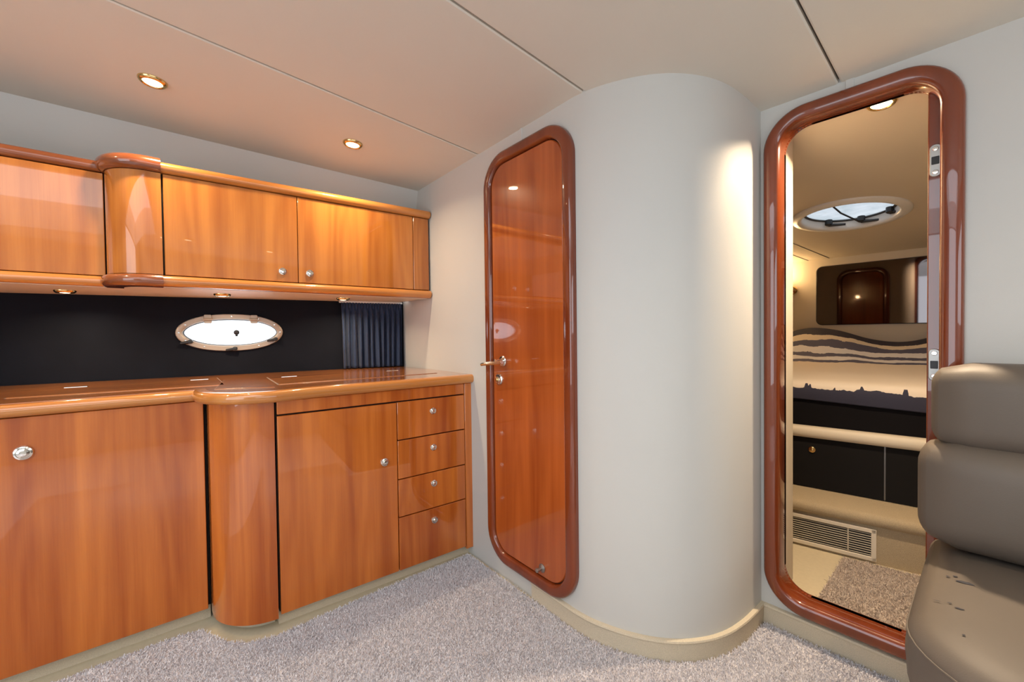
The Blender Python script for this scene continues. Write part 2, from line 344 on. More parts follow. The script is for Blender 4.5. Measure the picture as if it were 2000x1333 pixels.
# ---------------------------------------------------------------- open doorway to the forward cabin
dw = thing('door_2', (1.83, .31, .09), kind='structure')
fp2 = [(0, -.002), (0, .014), (.003, .023), (.009, .029), (.016, .031), (.038, .031), (.047, .027), (.053, .016), (.054, -.002), (.054, -.060), (.052, -.066), (.0, -.066)]
obj('door_frame', ring(FC, rrect(-.578, -.047, .092, 1.961, .140, 14), fp2), 'frame', dw, smooth=60)
obj('door_stop', ring(FC, rrect(-.530, -.095, .140, 1.913, .092, 12), [(-.004, -.040), (.004, -.040), (.006, -.044), (.006, -.062), (.004, -.066), (-.004, -.066)], True), 'frame', dw, smooth=60)
lst = obj('lock_stile', plate(FC, -.130, -.086, .150, 1.895, -.066, -.034, r=.018, ch=.003, n=8), 'frame', dw)
for zz in (1.668, 1.035):                                   # the face of the stile looks into the saloon
    sp = obj('strike_plate', plate(FC, -.1265, -.099, zz - .050, zz + .050, -.0345, -.031, r=.0125, n=6), 'satin', lst)
    # keep to three levels: slot and screws belong to the stile beside the plate
    obj('latch_slot', plate(FC, -.1225, -.1035, zz - .013, zz + .013, -.0315, -.0300), 'black', lst)
    for q in (-.036, .036): obj('screw', lathe(FC(-.1128, -.0312, zz + q), (-1, 0, 0), [(.0075, 0), (.006, .0015), (.001, .0018)], 12), 'chrome', lst)

# ---------------------------------------------------------------- base units and worktop
KN = [(.0155, 0), (.0165, .003), (.0150, .0055), (.0120, .0065), (.0112, .0045), (.0105, .0045), (.0100, .0085), (.006, .0105), (.0, .011)]
def knob(parent, fr, s, d, z, k=1.0, mat='chrome'):
    kb = obj('knob', lathe(fr(s, d, z), (fr.n.x, fr.n.y, 0), [(r * k, h * k) for r, h in KN], 24, cap=False), mat, parent)
    return kb
A = Fr((.406, 1.833), (1.248, 1.775)); sx = A.sx
bc = thing('base_cabinet', A(.45, -.2, 0), 'cherry base cabinet with one door and four drawers against the cream bulkhead', 'cabinet')
sE = .912
obj('carcass', join(box(0, 0, 0, 0, 0, 0) if False else (lambda v: (v, [(0, 1, 2, 3), (4, 7, 6, 5), (0, 4, 5, 1), (1, 5, 6, 2), (2, 6, 7, 3), (3, 7, 4, 0)]))([A(0, -.019, .064), A(sE, -.019, .064), A(sE, -.55, .064), A(0, -.55, .064), A(0, -.019, .893), A(sE, -.019, .893), A(sE, -.55, .893), A(0, -.55, .893)])), 'void', bc)
obj('plinth', (lambda v: (v, [(0, 1, 2, 3), (4, 7, 6, 5), (0, 4, 5, 1), (1, 5, 6, 2), (2, 6, 7, 3), (3, 7, 4, 0)]))([A(0, -.045, 0), A(sE, -.045, 0), A(sE, -.5, 0), A(0, -.5, 0), A(0, -.045, .064), A(sE, -.045, .064), A(sE, -.5, .064), A(0, -.5, .064)]), 'skirting', bc)
sD, sR = sx(.893), sx(1.252)
obj('top_rail', plate(A, .003, sR - .002, .8445, .896, -.018, .001), 'cherry', bc)
d1 = obj('door', plate(A, .003, sD - .0025, .060, .8375, -.018, .001), 'cherry', bc)
knob(d1, A, sx(.831), .001, .577, 1.15)
for z0, z1, zk in ((.6655, .8385, .779), (.4845, .6605, .602), (.3085, .4795, .427), (.060, .3035, .247)):
    d_ = obj('drawer', plate(A, sD + .0015, sR - .002, z0, z1, -.018, .001), 'cherry', bc)
    knob(d_, A, sx(1.073), .001, zk)
obj('end_stile', plate(A, sR + .0015, sE, .045, .896, -.018, .001), 'cherry', bc)
# quarter-round column between the two runs
cq = [(.2135, 2.085), (.2135, 2.045)] + [(p[0], p[1]) for p in arc(.4205, 2.045, .207, 180, 264.5, 18)]
cc = thing('curved_cabinet', (.33, 2.0, 0), 'tall curved cherry column cabinet joining the two base runs', 'cabinet')
obj('curved_panel', sweep(cq, [(0, .045), (0, .896), (-.016, .896), (-.016, .045)], True), 'cherry', cc, smooth=50)
cin = [(.232, 2.09), (.232, 2.05)] + arc(.414, 2.05, .182, 180, 266, 12) + [(.406, 2.09)]
obj('carcass', prism([(x + .003, y + .003) for x, y in cin], .055, .893), 'void', cc)
obj('plinth', prism([(.262, 2.09)] + arc(.4065, 2.05, .145, 180, 268, 12) + [(.406, 2.09)], 0, .055), 'skirting', cc)
LF = Fr((-.341, 2.095), (.198, 2.076)); lx = LF.sx
lb = thing('base_cabinet', LF(.1, -.2, 0), 'wide cherry base cabinet with a single large door and oval knob', 'cabinet')
hexa = lambda fr, a, b, d0, d1_, z0, z1: ([fr(a, d0, z0), fr(b, d0, z0), fr(b, d1_, z0), fr(a, d1_, z0), fr(a, d0, z1), fr(b, d0, z1), fr(b, d1_, z1), fr(a, d1_, z1)], [(0, 1, 2, 3), (4, 7, 6, 5), (0, 4, 5, 1), (1, 5, 6, 2), (2, 6, 7, 3), (3, 7, 4, 0)])
obj('carcass', hexa(LF, lx(-1.2), lx(.212), -.022, -.6, .064, .893), 'void', lb)
obj('plinth', hexa(LF, lx(-1.2), lx(.212), -.045, -.6, 0, .064), 'skirting', lb)
d2 = obj('door', plate(LF, lx(-.365), lx(.2015), .060, .8955, -.019, .001), 'cherry', lb)
obj('side_stile', plate(LF, lx(-1.2), lx(-.370), .060, .8955, -.019, .001), 'cherry', lb)
knob(d2, LF, lx(-.275), .001, .779, 1.45)
# worktop: bullnosed front following the column, flat top to the hull lining
wl = [(-1.2, LF(lx(-1.2), .006, 0)[1]), (-.3, LF(lx(-.3), .006, 0)[1]), (.195, LF(lx(.195), .006, 0)[1])]
wf = [(.190, 2.125), (.1815, 2.085), (.1805, 2.040)] + arc(.4205, 2.035, .240, 181, 264, 20)[1:] + [A(sx(.52), .010, 0)[:2], A(sx(.9), .010, 0)[:2], A(.920, .010, 0)[:2]]
wt = thing('worktop', (.3, 2.3, .898), 'glossy cherry worktop with rounded front edge and flush lids', 'worktop')
ns = normals2(wf); inner = [(p[0] - n.x * .030, p[1] - n.y * .030) for p, n in zip(wf, ns)]
nose = obj('rounded_edge', sweep(wf, halfround(.898, .9415, .018, -.03, 10)), 'honey', wt, smooth=60)
back = [NV(2.10, .004, 0)[:2], NV(-.55, .004, 0)[:2]]
inl = [(p[0] - n.x * .030, p[1] - n.y * .030) for p, n in zip(wl, normals2(wl))]
obj('rounded_edge', sweep(wl, halfround(.898, .9395, .018, -.03, 10)), 'honey', wt, smooth=60)
poly = inl[:2] + [(.205, inl[2][1])] + inner[1:] + back
obj('top_board', prism(poly, .905, .9412), 'top', wt, smooth=0)
# flush lids let into the top
def quad_plate(pts, z0, z1, ch=.002):
    c = sum((Vector(p) for p in pts), Vector((0, 0))) / 4
    ins = [tuple(Vector(p) + (c - Vector(p)).normalized() * ch * 1.4) for p in pts]
    V = [(*p, z0) for p in pts] + [(*p, z1 - ch * .5) for p in pts] + [(*p, z1) for p in ins]
    return V, [(3, 2, 1, 0), (8, 9, 10, 11)] + [(i, (i + 1) % 4, 4 + (i + 1) % 4, 4 + i) for i in range(4)] + [(4 + i, 4 + (i + 1) % 4, 8 + (i + 1) % 4, 8 + i) for i in range(4)]
for pts in ([(-.34, 2.30), (.29, 2.19), (.31, 2.60), (-.26, 2.72)], [(.46, 2.02), (1.20, 1.95), (1.20, 2.33), (.50, 2.42)], [(.235, 2.03), (.425, 1.93), (.44, 2.38), (.32, 2.42)]):
    obj('lid_gap', quad_plate([tuple(Vector(p) + (Vector(p) - sum((Vector(q) for q in pts), Vector((0, 0))) / 4).normalized() * .004) for p in pts], .9405, .9418, .0002), 'seam', wt)
    obj('lid', quad_plate(pts, .9405, .9436), 'top', wt)
for (x, y) in ((-.185, 2.575), (.235, 2.54), (.585, 2.36), (1.10, 2.27)):
    PF = Fr((x, y), (x + 1, y - .1))
    fl = obj('flush_pull', join(quad_plate([PF(-.035, .008, 0)[:2], PF(.035, .008, 0)[:2], PF(.035, -.010, 0)[:2], PF(-.035, -.010, 0)[:2]], .9425, .9455)), 'chrome', wt)

# ---------------------------------------------------------------- wall units
U = Fr((.097, 2.259), (1.3, 2.184)); ux = U.sx
uc = thing('wall_cabinet', U(.6, -.1, 1.36), 'cherry wall cabinet with two knobbed doors beside the bulkhead', 'cabinet')
obj('carcass', hexa(U, .0, ux(1.302), -.019, -.22, 1.375, 1.85), 'void', uc)
for a, b, kx in ((.104, .6025, .536), (.6055, 1.203, .655)):
    d_ = obj('door', plate(U, ux(a), ux(b), 1.4075, 1.8205, -.018, .0), 'cherry_up', uc)
    knob(d_, U, ux(kx), .0, 1.456, 1.1)
obj('end_stile', plate(U, ux(1.2065), ux(1.301), 1.4075, 1.8205, -.018, .0), 'cherry_up', uc)
up_p = [U(ux(.094), -.004, 0)[:2], U(ux(.7), -.004, 0)[:2], U(ux(1.306), -.004, 0)[:2]]
obj('cornice', sweep(up_p, halfround(1.8235, 1.868, .026, -.10, 10)), 'honey', uc, smooth=60)
obj('bottom_rail', sweep(up_p, halfround(1.360, 1.4045, .024, -.10, 10)), 'honey', uc, smooth=60)
ub = thing('curved_wall_cabinet', (.03, 2.36, 1.36), 'curved cherry column in the wall units under a dark rounded cornice', 'cabinet')
uq = [(-.074, 2.43), (-.074, 2.389)] + arc(.060, 2.389, .134, 180, 264, 14)[1:] + [(.0975, 2.2545)]
obj('curved_panel', sweep(uq, [(0, 1.4075), (0, 1.8205), (-.014, 1.8205), (-.014, 1.4075)], True), 'cherry_up', ub, smooth=50)
obj('carcass', prism([(-.055, 2.50), (-.055, 2.40)] + arc(.065, 2.39, .12, 180, 262, 10) + [(.094, 2.275), (.094, 2.50)], 1.375, 1.85), 'void', ub)
obj('cornice', sweep(uq, halfround(1.8225, 1.880, .028, -.05, 10)), 'redtrim', ub, smooth=60)
obj('bottom_rail', sweep(uq, halfround(1.358, 1.4055, .022, -.05, 10)), 'redtrim', ub, smooth=60)
UL = Fr((-.35, 2.405), (-.075, 2.402)); ulx = UL.sx
ul = thing('wall_cabinet', UL(.0, -.1, 1.36), 'cherry wall cabinet with plain knobless door beside the curved column', 'cabinet')
obj('carcass', hexa(UL, ulx(-1.2), ulx(-.076), -.019, -.16, 1.375, 1.85), 'void', ul)
obj('door', plate(UL, ulx(-.52), ulx(-.0785), 1.4045, 1.8205, -.018, .0), 'cherry_up', ul)
obj('side_stile', plate(UL, ulx(-1.2), ulx(-.524), 1.4045, 1.8205, -.018, .0), 'cherry_up', ul)
ulp = [UL(ulx(-1.2), -.006, 0)[:2], UL(ulx(-.5), -.006, 0)[:2], UL(ulx(-.085), -.006, 0)[:2]]
obj('cornice', sweep(ulp, halfround(1.8235, 1.868, .024, -.10, 10)), 'redtrim', ul, smooth=60)
obj('bottom_rail', sweep(ulp, halfround(1.360, 1.4025, .022, -.10, 10)), 'honey', ul, smooth=60)
# pale soffit board under the units
so = [U(ux(1.304), -.030, 0)[:2], U(ux(.10), -.030, 0)[:2], (-.05, 2.36), (-.07, 2.415), (-1.2, 2.425), NV(-.46, .004, 0)[:2], NV(2.085, .004, 0)[:2]]
obj('soffit_board', prism(so, 1.3585, 1.372), 'cream', label='pale cream board closing the underside of the wall cabinets', category='soffit') if False else props(obj('soffit_board', prism(so, 1.3585, 1.372), 'cream'), 'pale cream board closing the underside of the wall cabinets', 'soffit')

# ---------------------------------------------------------------- porthole
ph = thing('window_1', NV(PS, 0, PZ - .1), kind='structure')
eo, ei = ell(.246, .101, k=1.0), ell(.216, .072)
mid = [((a[0] + b[0]) / 2, (a[1] + b[1]) / 2) for a, b in zip(eo, ei)]
obj('window_frame', grid([[NV(PS + q[0], d, PZ + q[1]) for q, d in ((o_, 0), (o_, .008), ((o_[0] * .985, o_[1] * .97), .012), ((i_[0] * 1.03, i_[1] * 1.06), .012), (i_, .006), (i_, -.05))] for o_, i_ in zip(eo, ei)], True), 'porthole', ph, smooth=50)
sl = [(x * .985, y * .95) for x, y in ei]
obj('seal', grid([[NV(PS + q[0], d, PZ + q[1]) for q, d in ((i_, -.004), (s_, -.004), (s_, -.03))] for i_, s_ in zip(ei, sl)], True), 'seal', ph)
pn = [(x * .985, y * .95) for x, y in ei]
obj('window_pane', ([NV(PS + a, -.028, PZ + b) for a, b in pn], [tuple(range(len(pn)))]), 'frost', ph, smooth=0)
nn = Vector((NV.n.x, NV.n.y, 0))
for k in range(0, 48, 4):
    q = mid[k]; obj('screw', lathe(NV(PS + q[0], .0115, PZ + q[1]), nn, [(.0045, 0), (.004, .0015), (.001, .002)], 10), 'chrome', ph)
for a in (-.105, .105): obj('hinge', join(plate(NV, PS + a - .017, PS + a + .017, PZ + .050, PZ + .096, .010, .024, r=.005), tube([NV(PS + a - .020, .024, PZ + .070), NV(PS + a + .020, .024, PZ + .070)], .008)), 'porthole', ph)
for a, z_ in ((-.195, -.050), (.0, -.092), (.195, -.044)):
    obj('latch', join(tube([NV(PS + a - .028, .018, PZ + z_ - .004), NV(PS + a, .024, PZ + z_), NV(PS + a + .018, .026, PZ + z_ + .006)], [.006, .0085, .008]), lathe(NV(PS + a + .014, .012, PZ + z_ + .004), nn, [(.011, 0), (.011, .02), (.004, .022)], 14)), 'black', ph)
kb_ = obj('pane_knob', join(lathe(NV(PS + .02, -.026, PZ + .0), nn, [(.014, 0), (.014, .006), (.008, .009), (.007, .02), (.003, .022)], 16), plate(NV, PS + .014, PS + .026, PZ - .022, PZ, -.027, -.018)), 'black', ph)

# ---------------------------------------------------------------- curtain
cs0, cs1 = NV.sx(.955), NV.sx(1.318); nU, nV = 150, 26
ph_ = np.cumsum(rng.uniform(.6, 1.4, nU)); ph_ = ph_ / ph_[-1] * 2 * math.pi * 11
rows = []
for i in range(nU):
    t = i / (nU - 1); col_ = []
    for j in range(nV):
        q = j / (nV - 1)                                     # 0 top .. 1 bottom
        z = 1.350 - q * .404; amp = .006 + .014 * min(1, q * 3) * (1 + .25 * math.sin(3 * t * 7 + q * 2))
        d = .024 + amp * math.sin(ph_[i] + .5 * q * math.sin(t * 9)) + .003 * math.sin(ph_[i] * 2.3 + q * 4)
        if q < .09: d = .022 + .006 * math.sin(ph_[i] * 2.0)
        s = cs0 + (cs1 - cs0) * (t + (.012 * math.sin(ph_[i] * .5) - .03 * (t - .5)) * q)
        col_.append(NV(s, max(d, .004), z))
    rows.append(col_)
cur = thing('curtain', NV((cs0 + cs1) / 2, .02, .946), 'short pleated navy curtain hanging at the end of the worktop', 'curtain')
c_o = obj('cloth', grid(rows), 'curtain', cur, smooth=80)
sm = c_o.modifiers.new('thickness', 'SOLIDIFY'); sm.thickness = .0015
obj('curtain_track', hexa(NV, cs0 - .01, cs1 + .005, .004, .022, 1.348, 1.3585), 'white', cur)

# ---------------------------------------------------------------- lamps
def downlight(name, c, axis, label, cat, group, r=.045, watts=6.0, dome=.012, col=(1, .78, .52)):
    c = Vector(c); ax = Vector(axis).normalized()
    t = thing(name, c, label, cat, group)
    obj('bezel', lathe(c, ax, [(r, -.001), (r * 1.0, .003), (r * .93, .008), (r * .80, dome), (r * .70, dome - .001), (r * .64, .003), (r * .62, -.004)], 32, cap=False), 'brass', t, smooth=60)
    obj('lens', lathe(c, ax, [(r * .66, .002), (r * .60, dome * .75), (r * .3, dome * .95), (0.001, dome)], 28, cap=False), 'lamp', t, smooth=80)
    ld = bpy.data.lights.new('bulb', 'AREA'); ld.shape = 'DISK'; ld.size = r * 1.2; ld.energy = watts; ld.color = col; ld.spread = math.radians(150)
    lo = bpy.data.objects.new('bulb', ld); COL.objects.link(lo); lo.parent = t; lo.location = ax * (dome + .003)
    lo.rotation_euler = ax.to_track_quat('-Z', 'Y').to_euler()
    return t
cn = Vector((-.066, 0, -1))
for (x, y, lab) in ((.075, 2.085, 'lit brass ceiling downlight above the dark rounded cornice'), (.80, 2.02, 'lit brass ceiling downlight above the knobbed wall cabinet doors'),
                    (-.66, 2.10, 'lit brass ceiling downlight above the knobless wall cabinet'), (.75, -.75, 'lit brass ceiling downlight over the starboard sofa'), (.05, -.75, 'lit brass ceiling downlight over the starboard side aft of the sofa')):
    downlight('ceiling_downlight', (x, y, zc(x)), cn, lab, 'light', 'saloon ceiling downlights', watts=5.5)
for (x, y, lab) in ((.886, 2.42, 'lit brass downlight under the wall cabinet next to the curtain'), (.33, 2.50, 'lit brass downlight under the wall cabinet above the porthole'), (-.216, 2.66, 'lit brass downlight under the knobless wall cabinet')):
    downlight('cabinet_downlight', (x, y, 1.3585), (0, 0, -1), lab, 'light', 'downlights under the wall cabinets', r=.036, watts=2.4)

# ---------------------------------------------------------------- carpets
def carpet(name, poly, z1, mat, label, keep, dens, length=.0095):
    t = thing(name, (sum(p[0] for p in poly) / len(poly), sum(p[1] for p in poly) / len(poly), 0), label, 'carpet')
    obj('backing', prism(poly, .0005, z1), mat, t, smooth=0)
    x0, x1, y0, y1 = keep; n = int((x1 - x0) * (y1 - y0) * dens)
    P = np.column_stack([rng.uniform(x0, x1, n), rng.uniform(y0, y1, n)])
    ins = np.zeros(n, bool); k = len(poly); q = np.array(poly)
    for i in range(k):
        a, b = q[i], q[(i + 1) % k]
        c = ((a[1] > P[:, 1]) != (b[1] > P[:, 1])); xi = (b[0] - a[0]) * (P[:, 1] - a[1]) / (b[1] - a[1] + 1e-12) + a[0]
        ins ^= c & (P[:, 0] < xi)
    ins &= (rng.uniform(0, 1, n) < np.clip((np.hypot(P[:, 0], P[:, 1]) - .25) / 1.1, 0, 1)) & ~((P[:, 0] > 1.05) & (P[:, 1] < .13) & (P[:, 0] < 1.82))
    P = P[ins]; n = len(P); an = rng.uniform(0, 2 * np.pi, n); wd = rng.uniform(.0009, .0018, n); ln = rng.uniform(.7, 1.25, n) * length
    le = rng.normal(0, .45, (n, 2)) * ln[:, None]; dx = np.column_stack([np.cos(an), np.sin(an)]) * wd[:, None]
    base = np.column_stack([P, np.full(n, z1 - .001)])
    V = np.empty((n, 4, 3)); V[:, 0] = base; V[:, 1] = base; V[:, 0, :2] -= dx; V[:, 1, :2] += dx
    tip = base.copy(); tip[:, :2] += le; tip[:, 2] += ln * .85; V[:, 2] = tip; V[:, 3] = tip; V[:, 2, :2] += dx * .8; V[:, 3, :2] -= dx * .8
    obj_fast('pile', V.reshape(-1, 3), np.arange(n * 4).reshape(-1, 4), mat, t)
    return t
def obj_fast(name, V, Fq, mat, parent):
    org = np.array(ORG[parent.name]); me = bpy.data.meshes.new(name)
    me.vertices.add(len(V)); me.vertices.foreach_set('co', (V - org).ravel())
    me.loops.add(Fq.size); me.loops.foreach_set('vertex_index', Fq.ravel().astype(np.int32))
    me.polygons.add(len(Fq)); me.polygons.foreach_set('loop_start', np.arange(0, Fq.size, 4, dtype=np.int32))
    me.update(calc_edges=True); me.materials.append(M[mat])
    o = bpy.data.objects.new(name, me); COL.objects.link(o); o.parent = parent; o['kind'] = 'stuff'; ORG[o.name] = Vector(org); return o
edge = [(-2.35, 2.06), (-.22, 2.055), (.10, 2.05), (.175, 2.03), (.205, 1.955), (.245, 1.875), (.30, 1.825), (.375, 1.797), (.56, 1.80), (.75, 1.80), (.95, 1.80), (1.27, 1.785)]
ns_ = normals2(bsm); wallside = [(p[0] + n.x * .016, p[1] + n.y * .016) for p, n in zip(bsm, ns_) if p[1] < 1.76]
cp = edge + wallside[:-1] + [(1.812, .574), (1.812, -1.65), (-2.35, -1.65)]
carpet('saloon_carpet', cp, .008, 'pile', 'lilac-grey deep pile carpet laid over the saloon floor', (-.7, 1.83, -.3, 2.08), 105000)
carpet('cabin_carpet', [(1.905, .478), (2.63, .478), (2.70, .05), (2.72, -.6), (1.905, -.6)], .008, 'pile_tan', 'brownish pile carpet on the forward cabin floor', (1.9, 2.72, -.2, .48), 70000)

# ---------------------------------------------------------------- forward cabin shell
XB = 4.2
def zk(x): return 1.98 + (1.72 - 1.98) * (x - 1.9) / (XB - 1.9)
HC = (3.21, .565); HR = .245
obj('ceiling_cabin', filled([(1.834, -1.5, zk(1.834)), (1.834, 2.6, zk(1.834)), (XB + .02, 2.6, zk(XB + .02)), (XB + .02, -1.5, zk(XB + .02))], [[(HC[0] + HR * math.cos(a), HC[1] + HR * math.sin(a), zk(HC[0] + HR * math.cos(a))) for a in [2 * math.pi * k / 48 for k in range(48)]]]), 'cabinwall', kind='structure', smooth=0)
obj('wall_cabin_front', box(XB, XB + .03, -1.5, 2.6, 0, 1.75), 'cabinwall', kind='structure')
obj('wall_cabin_left', grid([[(XB, 1.62, 0), (XB, 1.62, 1.76)], [(3.4, 1.80, 0), (3.4, 1.80, 1.86)], [(2.25, 1.95, 0), (2.25, 1.95, 1.98)]]), 'cabinwall', kind='structure')
obj('wall_cabin_right', grid([[(XB, -.75, 0), (XB, -.75, 1.76)], [(2.9, -1.25, 0), (2.9, -1.25, 1.9)], [(1.83, -1.5, 0), (1.83, -1.5, 2.0)]]), 'cabinwall', kind='structure')
hw = [(1.845, .552), (1.98, .552), (2.10, .556), (2.17, .575), (2.205, .605), (2.225, .65), (2.235, .70), (2.25, 1.2), (2.25, 1.9)]
obj('wall_cabin_aft', grid([[(x, y, 0), (x, y, zk(x) + .002)] for x, y in hw]), 'cabinwall', kind='structure', smooth=60)
skirting('baseboard_cabin', [p for p in hw if p[1] < 1.0][::1], h=.075, t=-.010) if False else obj('baseboard_cabin', sweep([p for p in hw if p[0] > 1.9][::-1], [(-.002, 0), (.012, 0), (.012, .066), (.009, .074), (-.002, .074)]), 'skirting', kind='structure')
# dark shadow lines where the headliner panels meet
def zline(name, p, q, w_=.006):
    a, b = Vector(p), Vector(q); t = (b - a).normalized(); n = Vector((-t.y, t.x)) * w_ / 2
    V = []
    for s in (a - n, a + n, b + n, b - n): V.append((s.x, s.y, zk(s.x) - .002))
    for s in (a - n, a + n, b + n, b - n): V.append((s.x, s.y, zk(s.x) + .001))
    obj(name, (V, [(0, 1, 2, 3), (7, 6, 5, 4), (0, 4, 5, 1), (1, 5, 6, 2), (2, 6, 7, 3), (3, 7, 4, 0)]), 'seam', kind='structure', smooth=0)
zline('trim_7', (3.0, 1.08), (4.19, .857)); zline('trim_8', (3.0, 1.24), (4.19, 1.00))
# closed wooden door in the cabin's aft wall, seen in the mirror
WF = Fr((2.245, .72), (2.252, 1.18), 1); assert WF.n.x > 0
d3 = thing('door_3', WF(.22, 0, .09), kind='structure')
obj('door_frame', ring(WF, rrect(0, .46, .09, 1.83, .12, 10), fp), 'frame', d3, smooth=60)
obj('door_leaf', plate(WF, .05, .41, .14, 1.78, 0, .014, r=.08, n=10), 'cherry_red', d3)

# hatch in the cabin roof
ht = thing('window_2', (HC[0], HC[1], zk(HC[0])), kind='structure')
hax = Vector((-(1.72 - 1.98) / (XB - 1.9), 0, 1)).normalized() * -1          # into the cabin
hc = Vector((HC[0], HC[1], zk(HC[0])))
obj('hatch_flange', lathe(hc, hax, [(.285, -.002), (.285, .006), (.278, .012), (.262, .013), (.254, .018), (.240, .018), (.232, .010), (.228, .0), (.225, -.05), (.245, -.055)], 56, cap=False), 'white', ht, smooth=50)
t1 = hax.orthogonal().normalized()
def hp(x, y, d): # x forward, y to port, d into the cabin
    ex = (Vector((1, 0, 0)) - hax * hax.x).normalized(); return hc + ex * x + Vector((0, 1, 0)) * y + hax * d
obj('hatch_pane', ([hp(.232 * math.cos(a), .232 * math.sin(a), -.045) for a in [2 * math.pi * k / 40 for k in range(40)]], [tuple(range(40))]), 'hatch', ht, smooth=0)
obj('hatch_seal', lathe(hc, hax, [(.229, -.043), (.214, -.043), (.210, -.038), (.229, -.034)], 48, cap=False), 'seal', ht)
for x, y, a in ((.17, .13, .6), (.20, -.03, 0), (.12, -.175, -.8)):
    obj('hatch_catch', join(lathe(hp(x, y, -.044), hax, [(.020, 0), (.020, .03), (.012, .036)], 14), tube([hp(x, y, -.012), hp(x + .02 * math.sin(a), y - .045, -.008), hp(x + .03 * math.sin(a), y - .085, -.006)], [.010, .008, .007])), 'black', ht)
obj('hatch_stay', join(tube([hp(.19, -.02, -.012), hp(.0, .035, -.02), hp(-.16, .06, -.036)], .005), lathe(hp(-.16, .06, -.044), hax, [(.014, 0), (.014, .022), (.006, .026)], 12)), 'black', ht)
downlight('cabin_downlight', (2.03, .262, zk(2.03)), (-.113, 0, -1), 'bright lit brass downlight in the forward cabin ceiling just beyond the doorway', 'light', None, watts=22.0, col=(1, .77, .52))

# mirror
MF = Fr((XB, .943), (XB, -.3)); assert MF.n.x < 0
mr = thing('wall_mirror', (XB, .3, 1.185), 'wide smoked mirror with rounded corners above the bed', 'mirror')
obj('mirror_glass', plate(MF, 0, 1.18, 1.187, 1.657, .001, .006, r=.04, ch=.0015, n=8), 'mirror', mr)
obj('mirror_edge', ring(MF, rrect(-.004, 1.184, 1.183, 1.661, .044, 8), [(0, 0), (0, .004), (.004, .005), (.005, 0)]), 'seal', mr)

# reading lamp on the bulkhead beside the mirror
rl = thing('reading_lamp', (XB, 1.114, 1.483), 'brass reading lamp lit on the wall left of the smoked mirror', 'lamp')
obj('wall_plate', lathe((XB, 1.114, 1.483), (-1, 0, 0), [(.034, 0), (.036, .006), (.030, .014), (.012, .018), (.011, .03)], 24), 'brass', rl)
obj('arm', tube([(XB - .02, 1.114, 1.483), (XB - .05, 1.122, 1.489), (XB - .06, 1.165, 1.515), (XB - .065, 1.205, 1.535)], [.012, .014, .020, .022], 14), 'brass', rl)
obj('shade', lathe((XB - .065, 1.205, 1.535), (-.35, .25, .9), [(.024, 0), (.030, .02), (.034, .05), (.030, .05), (.022, .02)], 20, cap=False), 'brass', rl)
obj('lamp_bulb', lathe((XB - .075, 1.212, 1.560), (-.35, .25, .9), [(.001, 0), (.016, .008), (.020, .022), (.014, .034), (.001, .038)], 14, cap=False), 'lamp', rl)
ld = bpy.data.lights.new('bulb', 'POINT'); ld.energy = 7.0; ld.color = (1, .66, .32); ld.shadow_soft_size = .02
lo = bpy.data.objects.new('bulb', ld); COL.objects.link(lo); lo.parent = rl; lo.location = (-.10, .115, .135)

# step with louvred vent, berth front, mattress, cover
RF = Fr((2.626, .716), (2.706, .232)); assert RF.n.x < 0
stp = thing('cabin_step', RF(.2, -.1, 0), 'tan carpeted step in front of the berth', 'step')
a0, a1 = -.55, 1.55
PFm = Fr((2.858, .779), (2.929, .238)); assert PFm.n.x < 0
prof_step = [(-1.15, 0), (0, 0), (0, .185), (.012, .188), (.022, .200), (.024, .222), (.016, .238), (.0, .245), (-1.15, .245)]
obj('step_body', grid([[RF(s, d, z) for d, z in prof_step] for s in np.linspace(a0, a1, 8)], False, False), 'step', stp, smooth=60)
vt = thing('air_vent', RF(.1, 0, .02), 'cream louvred air vent set in the riser of the carpeted step', 'vent')
v0, v1, vz0, vz1 = -.20, .362, .012, .170
obj('vent_back', plate(RF, v0 + .01, v1 - .01, vz0 + .01, vz1 - .01, .0005, .002), 'black', vt)
obj('vent_frame', ring(RF, rrect(v0, v1, vz0, vz1, .003, 2), [(0, 0), (0, .010), (.002, .012), (.018, .012), (.020, .010), (.020, 0)]), 'vent', vt, smooth=0)
nsl = 10; sl0 = None
for k in range(nsl):
    z = vz0 + .027 + k * (vz1 - vz0 - .054) / (nsl - 1)
    V = [RF(s, d, z + zz) for s in (v0 + .019, v1 - .019) for d, zz in ((.003, -.0008), (.008, -.0008), (.008, .0012), (.003, .0012))]
    obj('louvre', (V, [(0, 1, 5, 4), (1, 2, 6, 5), (2, 3, 7, 6), (3, 0, 4, 7), (0, 3, 2, 1), (4, 5, 6, 7)]), 'vent', vt, smooth=0)
obj('louvre_bar', plate(RF, v1 - .112, v1 - .106, vz0 + .018, vz1 - .018, .002, .0112), 'vent', vt)
be = thing('berth', PFm(.3, -.6, .245), 'raised berth with black drawer front and padded cream rail', 'bed')
obj('berth_base', hexa(PFm, -.6, 1.45, -.012, -1.03, .2455, .60), 'blackpanel', be)
dp = obj('drawer', plate(PFm, -.35, .4235, .250, .545, -.012, .004), 'blackpanel', be)
obj('front_panel', plate(PFm, .4275, 1.4, .250, .545, -.012, .004), 'blackpanel', be)
obj('panel_trim', plate(PFm, .4238, .4272, .250, .545, -.010, .0035), 'satin', be)
knob(dp, PFm, (Vector((2.873, .666)) - PFm.o).dot(PFm.e), .004, .467, 1.1, 'brass')
rp_ = [(-.03, .535), (.012, .535)] + [(.012 + .024 * math.sin(a), .567 - .032 * math.cos(a)) for a in [math.pi * k / 8 for k in range(9)]] + [(-.03, .599)]
obj('padded_rail', grid([[PFm(s, d, z) for d, z in rp_] for s in np.linspace(-.6, 1.45, 6)]), 'cabinwall', be, smooth=60)
obj('mattress', hexa(PFm, -.58, 1.4, -.02, -1.03, .60, .80), 'mattress', be)
